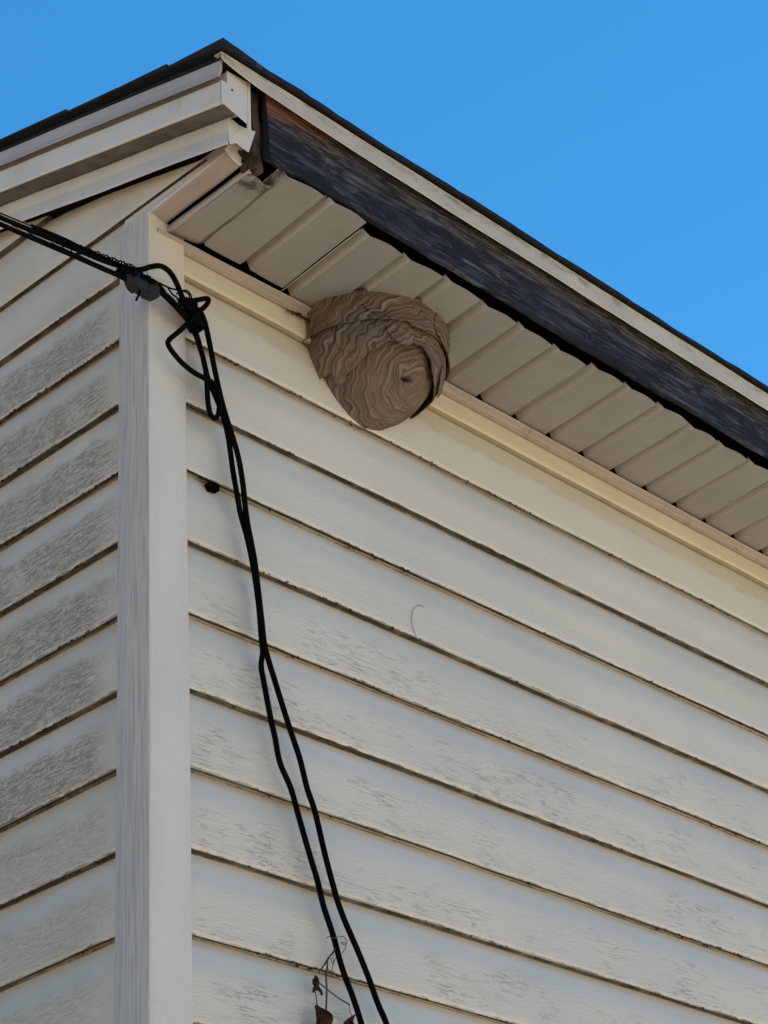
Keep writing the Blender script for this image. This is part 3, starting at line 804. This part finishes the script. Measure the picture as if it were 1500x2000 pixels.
# ---------------------------------------------------------------- cables (centre lines in house coordinates)
CAB_LOW = [(-61.942, -5.394, -11.245), (-32.381, -3.007, -6.725), (-14.644, -1.574, -4.013), (-2.820, -0.620, -2.205), (-2.019, -0.555, -2.071), (-1.392, -0.504, -1.985), (-0.961, -0.470, -1.921), (-0.768, -0.454, -1.894), (-0.430, -0.427, -1.830), (-0.267, -0.414, -1.759), (-0.095, -0.400, -1.794), (0.083, -0.420, -1.895), (0.281, -0.360, -1.911), (0.420, -0.320, -1.967), (0.531, -0.300, -2.112), (0.632, -0.290, -2.339), (0.705, -0.290, -2.606), (0.830, -0.290, -2.840), (0.939, -0.290, -3.049), (1.036, -0.290, -3.355), (1.109, -0.290, -3.858), (1.161, -0.290, -4.138), (1.221, -0.290, -4.449), (1.328, -0.260, -4.653), (1.392, -0.250, -4.845), (1.451, -0.250, -5.114), (1.520, -0.250, -5.593), (1.538, -0.260, -6.015), (1.546, -0.270, -6.240), (1.513, -0.270, -6.445), (1.547, -0.270, -6.640), (1.639, -0.270, -7.087), (1.704, -0.270, -7.336), (1.774, -0.270, -7.648), (1.937, -0.270, -7.932), (2.061, -0.270, -8.290), (2.185, -0.270, -8.645), (2.316, -0.270, -8.995), (2.399, -0.270, -9.290), (2.531, -0.270, -9.604), (2.657, -0.270, -9.978), (2.819, -0.270, -10.311), (2.933, -0.270, -10.592), (3.041, -0.270, -10.931), (3.291, -0.270, -12.131), (3.391, -0.270, -15.931), (3.391, -0.320, -30.131)]
CAB_UP = [(-61.768, -5.359, -12.145), (-32.288, -2.979, -7.116), (-14.600, -1.551, -4.099), (-2.809, -0.599, -2.088), (-2.331, -0.560, -2.005), (-1.840, -0.521, -1.920), (-1.162, -0.466, -1.807), (-0.813, -0.438, -1.718), (-0.636, -0.443, -1.680), (-0.530, -0.475, -1.636), (-0.413, -0.506, -1.555), (-0.231, -0.491, -1.447), (-0.028, -0.434, -1.418), (0.077, -0.450, -1.577), (0.197, -0.420, -1.719), (0.317, -0.400, -1.787), (0.466, -0.380, -1.720), (0.580, -0.360, -1.768), (0.664, -0.340, -1.935), (0.729, -0.340, -2.225), (0.801, -0.340, -2.549), (0.881, -0.340, -2.866), (0.970, -0.340, -3.138), (1.076, -0.340, -3.401), (1.181, -0.330, -3.696), (1.249, -0.320, -4.042), (1.275, -0.320, -4.331), (1.301, -0.330, -4.585), (1.343, -0.340, -4.830), (1.394, -0.340, -5.102), (1.433, -0.340, -5.447), (1.478, -0.340, -5.857), (1.542, -0.320, -6.212), (1.758, -0.270, -6.642), (1.949, -0.270, -7.129), (2.101, -0.270, -7.489), (2.210, -0.270, -7.858), (2.323, -0.270, -8.123), (2.463, -0.270, -8.640), (2.605, -0.270, -9.085), (2.715, -0.270, -9.344), (2.943, -0.270, -9.733), (3.093, -0.270, -10.012), (3.226, -0.270, -10.293), (3.353, -0.270, -10.513), (3.497, -0.270, -10.850), (3.747, -0.270, -12.050), (3.847, -0.270, -15.850), (3.847, -0.320, -30.050)]
CAB_MESS = [(-61.789, -5.351, -11.923), (-32.296, -2.970, -6.974), (-14.600, -1.541, -4.005), (-2.803, -0.588, -2.026), (-2.326, -0.550, -1.927), (-1.834, -0.510, -1.833), (-1.335, -0.470, -1.779), (-0.919, -0.466, -1.740), (-0.636, -0.443, -1.727), (-0.430, -0.427, -1.695), (-0.222, -0.410, -1.662), (-0.067, -0.397, -1.755), (0.056, -0.450, -1.956), (0.263, -0.380, -1.962)]
CAB_LOOP = [(0.213, -0.440, -1.763), (0.397, -0.460, -1.652), (0.556, -0.460, -1.550), (0.591, -0.460, -1.574), (0.518, -0.460, -1.707), (0.429, -0.430, -1.814), (0.349, -0.400, -1.948), (0.227, -0.400, -2.118), (0.097, -0.400, -2.282), (-0.023, -0.400, -2.432), (-0.049, -0.400, -2.507), (0.018, -0.400, -2.593), (0.177, -0.400, -2.691), (0.390, -0.380, -2.731), (0.578, -0.380, -2.740), (0.699, -0.380, -2.748), (0.776, -0.380, -2.831), (0.815, -0.380, -2.993), (0.803, -0.380, -3.161), (0.740, -0.380, -3.272), (0.663, -0.380, -3.236), (0.624, -0.380, -3.077), (0.612, -0.380, -2.811), (0.608, -0.360, -2.567), (0.570, -0.340, -2.338), (0.513, -0.330, -2.121), (0.455, -0.320, -1.959)]
KNOT = (0.387, -0.380, -1.774)
CLAMP = [(-0.804, -0.457, -1.858), (-0.671, -0.446, -1.865), (-0.457, -0.429, -1.829), (-0.241, -0.411, -1.824)]
BAIL = [(-0.240, -0.411, -1.792), (-0.131, -0.403, -1.758), (-0.021, -0.394, -1.747), (0.084, -0.420, -1.831), (0.230, -0.380, -1.826)]
TIE = [(-0.537, -0.435, -1.936), (-0.582, -0.469, -2.055), (-0.645, -0.494, -2.178)]
WIRE1 = [(-0.203, -0.408, -1.644), (-0.067, -0.448, -1.679), (0.015, -0.500, -1.700), (0.180, -0.480, -1.640), (0.266, -0.460, -1.651), (0.274, -0.440, -1.749)]
WIRE2 = [(-0.067, -0.428, -1.668), (-0.072, -0.520, -1.826), (0.022, -0.500, -1.824), (0.108, -0.460, -1.889), (0.194, -0.440, -1.900)]
WIRE3 = [(0.015, -0.500, -1.764), (0.110, -0.500, -1.669), (0.215, -0.480, -1.607), (0.292, -0.460, -1.630), (0.318, -0.440, -1.712), (0.265, -0.420, -1.791)]
STEM1 = [(2.407, -0.200, -11.025), (2.420, -0.200, -10.669), (2.458, -0.200, -10.303), (2.462, -0.200, -10.090), (2.484, -0.200, -9.994), (2.490, -0.200, -9.907)]
STEM2 = [(2.339, -0.200, -10.085), (2.454, -0.200, -9.952), (2.490, -0.200, -9.895), (2.570, -0.200, -9.810), (2.552, -0.280, -9.769)]
STEM3 = [(2.269, -0.200, -10.172), (2.397, -0.200, -10.225), (2.598, -0.200, -10.306), (2.756, -0.260, -10.394)]
STEM4 = [(2.269, -0.200, -10.310), (2.289, -0.200, -10.396), (2.292, -0.200, -10.485)]
TENDRILS = [[(2.532, -0.300, -9.779), (2.585, -0.200, -9.838), (2.597, -0.200, -9.909), (2.540, -0.200, -10.032)], [(2.507, -0.200, -9.891), (2.550, -0.200, -9.870), (2.580, -0.200, -9.925), (2.644, -0.200, -9.826)], [(2.497, -0.200, -9.641), (2.533, -0.200, -9.608), (2.497, -0.300, -9.663), (2.569, -0.330, -9.644), (2.788, -0.200, -9.559), (2.828, -0.200, -9.594), (2.825, -0.200, -9.632), (2.764, -0.200, -9.657), (2.740, -0.200, -9.638), (2.800, -0.200, -9.631), (2.805, -0.200, -9.680), (2.740, -0.200, -9.768)], [(2.827, -0.200, -10.352), (2.821, -0.200, -10.444), (2.859, -0.200, -10.497), (2.870, -0.200, -10.585)], [(2.506, -0.200, -9.904), (2.494, -0.200, -9.968), (2.508, -0.200, -10.014)]]
CALYX = (2.274, -0.200, -10.231)
LEAF = [(2.293, -0.200, -10.473), (2.217, -0.200, -10.518), (2.196, -0.200, -10.623), (2.162, -0.200, -10.952), (2.284, -0.200, -11.047), (2.418, -0.200, -10.699), (2.377, -0.200, -10.570)]
LEAF2 = [(2.801, -0.200, -10.502), (2.730, -0.200, -10.563), (2.749, -0.200, -10.656), (2.865, -0.200, -10.658), (2.888, -0.200, -10.564)]
SCRATCH = [(4.730, -0.115, -4.455), (4.606, -0.115, -4.490), (4.518, -0.115, -4.575), (4.466, -0.115, -4.710), (4.472, -0.115, -4.862), (4.522, -0.115, -4.960), (4.558, -0.112, -5.039)]
SCRAP = [(0.810, -0.130, -4.106), (0.930, -0.130, -4.050), (1.059, -0.130, -4.067), (1.020, -0.150, -4.204), (0.960, -0.150, -4.212), (0.866, -0.140, -4.222)]
DEBRIS = [(2.295, -0.170, -0.741), (2.412, -0.170, -0.719), (2.510, -0.180, -0.695), (2.586, -0.190, -0.733), (2.674, -0.200, -0.731)]

G = 'black service cables strung to the house corner'
def cable(name, label, pts, r, mat, group=G, cat='cable', per=8, seg=10, parent=None):
    v = tube(spline(pts, per), r, seg)
    o = mk(name, v[0], v[1], mat, parent, True)
    return tag(o, label, cat, group) if label else o
cable('cable', 'black cable coming in lowest and running down the siding as the left strand', CAB_LOW, .035, M['black'])
cable('cable', 'black cable arching over the post, then the right strand down the siding', CAB_UP, .036, M['brownj'])
cable('support_wire', 'thin black support wire strung above the two cables to the grey clamp', CAB_MESS, .020, M['black'], cat='wire')
cable('cable', 'slack black cable bent into a sharp kink and narrow hanging loop at the knot', CAB_LOOP, .034, M['black'])
def blob(name, c, r, mat, parent, seed=0, am=.4, sub=3):
    bm = bmesh.new(); bmesh.ops.create_icosphere(bm, subdivisions=sub, radius=1); vs = []
    for q in bm.verts:
        k = 1+am*mnoise.noise(q.co*1.9+Vector((seed, 0, 0)))
        vs.append((c[0]+q.co.x*r[0]*k, c[1]+q.co.y*r[1]*k, c[2]+q.co.z*r[2]*k))
    o = mk(name, vs, [tuple(x.index for x in f_.verts) for f_ in bm.faces], mat, parent, True); bm.free(); return o
# the knot of tape and wire where the strands are tied together
kn = empty('cable_tie_knot', KNOT, 'black knot of tape and wire binding the cables beside the corner post', 'tape')
kv = ([], [])
K = Vector(KNOT)
for i in range(16):
    t = i/15; c = K+Vector((-.06+.17*t, .05, .16-.36*t)); rr_ = .085+.03*math.sin(t*9)
    ring = [c+Vector((math.cos(a)*rr_, math.sin(a)*rr_*.75, math.sin(a+i)*.03+.02*math.cos(a))) for a in [2*math.pi*q/10 for q in range(12)]]
    add(kv, tube(ring, .026, 7))
mk('tape_wrap', kv[0], kv[1], M['black'], kn, True)
blob('tape_core', K+Vector((.02, .04, -.02)), (.085, .075, .19), M['black'], kn, 3)
# the wedge clamp
A0, A1, A2, A3 = [Vector(q) for q in CLAMP]
cl = empty('cable_clamp', CLAMP[2], 'dull grey wedge clamp gripping the black wires in front of the post', 'clamp')
ax = (A3-A0); Lc = ax.length; ax.normalize(); upv = (Vector((0, 0, 1))-ax*ax.z).normalized(); sv = ax.cross(upv)
cv = ([], [])
secs = [(0, .035), (.10, .075), (.22, .115), (.38, .125), (.40, .105), (.62, .108), (.64, .12), (.90, .112), (.97, .09), (1.0, .05)]
ringp = [(math.cos(2*math.pi*q/16), math.sin(2*math.pi*q/16)) for q in range(16)]
vs_ = []
for t, rr_ in secs:
    for a, b in ringp:
        q = max(-.92, min(.92, a*1.25)); b_ = max(-.92, min(.92, b*1.25))
        vs_.append(A0+ax*(t*Lc)+sv*(q*rr_*.8)+upv*(b_*rr_-.02))
fs_ = [(i*16+k, i*16+(k+1) % 16, (i+1)*16+(k+1) % 16, (i+1)*16+k) for i in range(len(secs)-1) for k in range(16)]
fs_ += [tuple(reversed(range(16))), tuple(range(len(secs)*16-16, len(secs)*16))]
mk('clamp_body', vs_, fs_, M['steel'], cl, False)
v = tube(spline(BAIL, 6), .014, 8); mk('bail_wire', v[0], v[1], M['steel'], cl, True)
v = tube(spline(TIE, 6), .016, 8); mk('tie_end', v[0], v[1], M['black'], cl, True)
# black tape covering the upper half of the clamp, and the spiral wire on the incoming strand
tp = ([], [])
for i in range(13):
    t = -.12+1.0*i/12; c = A0+ax*(t*Lc)+upv*.055; rr_ = (.085 if .1 < t < .85 else .06)+.012*math.sin(i*2.3)
    ring = [c+sv*math.cos(a)*rr_+upv*math.sin(a)*rr_*.8+ax*(.02*math.sin(a*1+i)) for a in [2*math.pi*q/12 for q in range(14)]]
    add(tp, tube(ring, .024, 6))
mk('tape_wrap', tp[0], tp[1], M['black'], cl, True)
hx = []
U0, U1 = Vector(CAB_UP[5]), Vector(CAB_UP[8])
for i in range(180):
    t = i/179; c = U0.lerp(U1, t)+Vector((0, 0, .005)); hx.append(c+Vector((math.cos(i*.9+.8*math.sin(i*.11))*.3, math.cos(i*.9+.8*math.sin(i*.11)), math.sin(i*.9+.8*math.sin(i*.11))))*(.044+.008*math.sin(i*.31)))
v = tube(hx, .010, 6); mk('spiral_wire', v[0], v[1], M['black'], cl, True)
for nm, L_ in (('loose_wire', WIRE1), ('loose_wire', WIRE2), ('loose_wire', WIRE3)):
    v = tube(spline(L_, 6), .011, 6); mk(nm, v[0], v[1], M['black'], kn, True)
# screw eye that ties the knot to the house
v = tube(spline([(.47, -.0, KNOT[2]), (.46, -.2, KNOT[2]), K+Vector((.03, .04, 0))], 6), .014, 8); mk('hook', v[0], v[1], M['steel'], kn, True)

# ---------------------------------------------------------------- dried vine on the cable
vine = empty('dried_vine', CALYX, 'dead vine with red brown leaves and thin tendrils twined on the left cable', 'vine')
for L_, r_ in ((STEM1, .011), (STEM2, .010), (STEM3, .009), (STEM4, .007)):
    v = tube(spline(L_, 6), r_, 7); mk('stem', v[0], v[1], M['stem'], vine, True)
for L_ in TENDRILS:
    v = tube(spline(L_, 7), .0045, 5); mk('tendril', v[0], v[1], M['stem'], vine, True)
blob('seed_head', Vector(CALYX)+Vector((.02, 0, .03)), (.035, .03, .07), M['leaf'], vine, 1, .7)
for dx, dz in ((-.05, -.11), (.09, -.12), (.0, -.08)):
    v = tube([Vector(CALYX)+Vector((.02, 0, -.01)), Vector(CALYX)+Vector((dx*.8, -.02, dz*.7)), Vector(CALYX)+Vector((dx, -.02, dz))], .022, 7, lambda t: 1-.3*t)
    mk('dried_petal', v[0], v[1], M['leaf'], vine, True)
def leaf(L_, seed):
    P_ = [Vector(q) for q in L_]; c = sum(P_, Vector())/len(P_); vs_ = []; fs_ = []
    ring = spline(P_+[P_[0]], 5)[:-1]; n = len(ring); levels = 5
    for k in range(levels):
        s_ = (k+1)/levels
        for i, q in enumerate(ring):
            p_ = c+(q-c)*s_; p_.y += .07*math.sin(i/n*2*math.pi*2+seed)*s_*s_+.03*mnoise.noise(p_*6)-.05*s_
            p_ += (q-c)*.06*mnoise.noise(Vector((i*.9, seed, k*.2)))*s_
            vs_.append(p_)
    vs_.append(c)
    for k in range(levels-1):
        for i in range(n): j = (i+1) % n; fs_.append((k*n+i, k*n+j, (k+1)*n+j, (k+1)*n+i))
    for i in range(n): fs_.append((i, (i+1) % n, n*levels))
    o = mk('leaf', vs_, fs_, M['leaf'], vine, True); so_ = o.modifiers.new('thick', 'SOLIDIFY'); so_.thickness = .0006
leaf(LEAF, 1); leaf(LEAF2, 4)

# ---------------------------------------------------------------- small things caught on the wall
v = tube(spline(SCRATCH, 8), .0032, 5)
tag(mk('dry_fibre', v[0], v[1], M['stem'], None, True), 'thin curved grey fibre stuck to the siding right of the cables', 'fibre')
sp_ = [Vector(q) for q in SCRAP]; sc_ = sum(sp_, Vector())/len(sp_); sp_ = [sc_+(q-sc_)*.8+Vector((0, 0, .06)) for q in sp_]; n = len(sp_)
vs_ = sp_+[q+Vector((.01, .10, .01)) for q in sp_]
o = mk('torn_scrap', vs_, [tuple(range(n)), tuple(reversed(range(n, 2*n)))]+[(i, i+n, (i+1) % n+n, (i+1) % n) for i in range(n)], M['black'])
bevel(o, .0012, 2); tag(o, 'small torn black scrap sticking out below a lap left of the cables', 'scrap')
dv = ([], [])
dp = spline(DEBRIS, 9)
for i, q in enumerate(dp):
    for k in range(3):
        s_ = rnd.uniform(.008, .022); c = q+Vector((rnd.uniform(-.03, .03), rnd.uniform(-.02, .02), rnd.uniform(-.025, .015)))
        a = [c+Vector((rnd.uniform(-1, 1), rnd.uniform(-1, 1), rnd.uniform(-1, 1)))*s_ for _ in range(4)]
        add(dv, (a, [(0, 1, 2), (0, 3, 1), (1, 3, 2), (2, 3, 0)]))
v = tube(dp, .007, 5, lambda t: 1+.5*math.sin(t*40)); add(dv, v)
tag(mk('web_debris', dv[0], dv[1], M['debris'], None), 'dark crumbs of web and dirt strung along the channel left of the nest', 'debris')
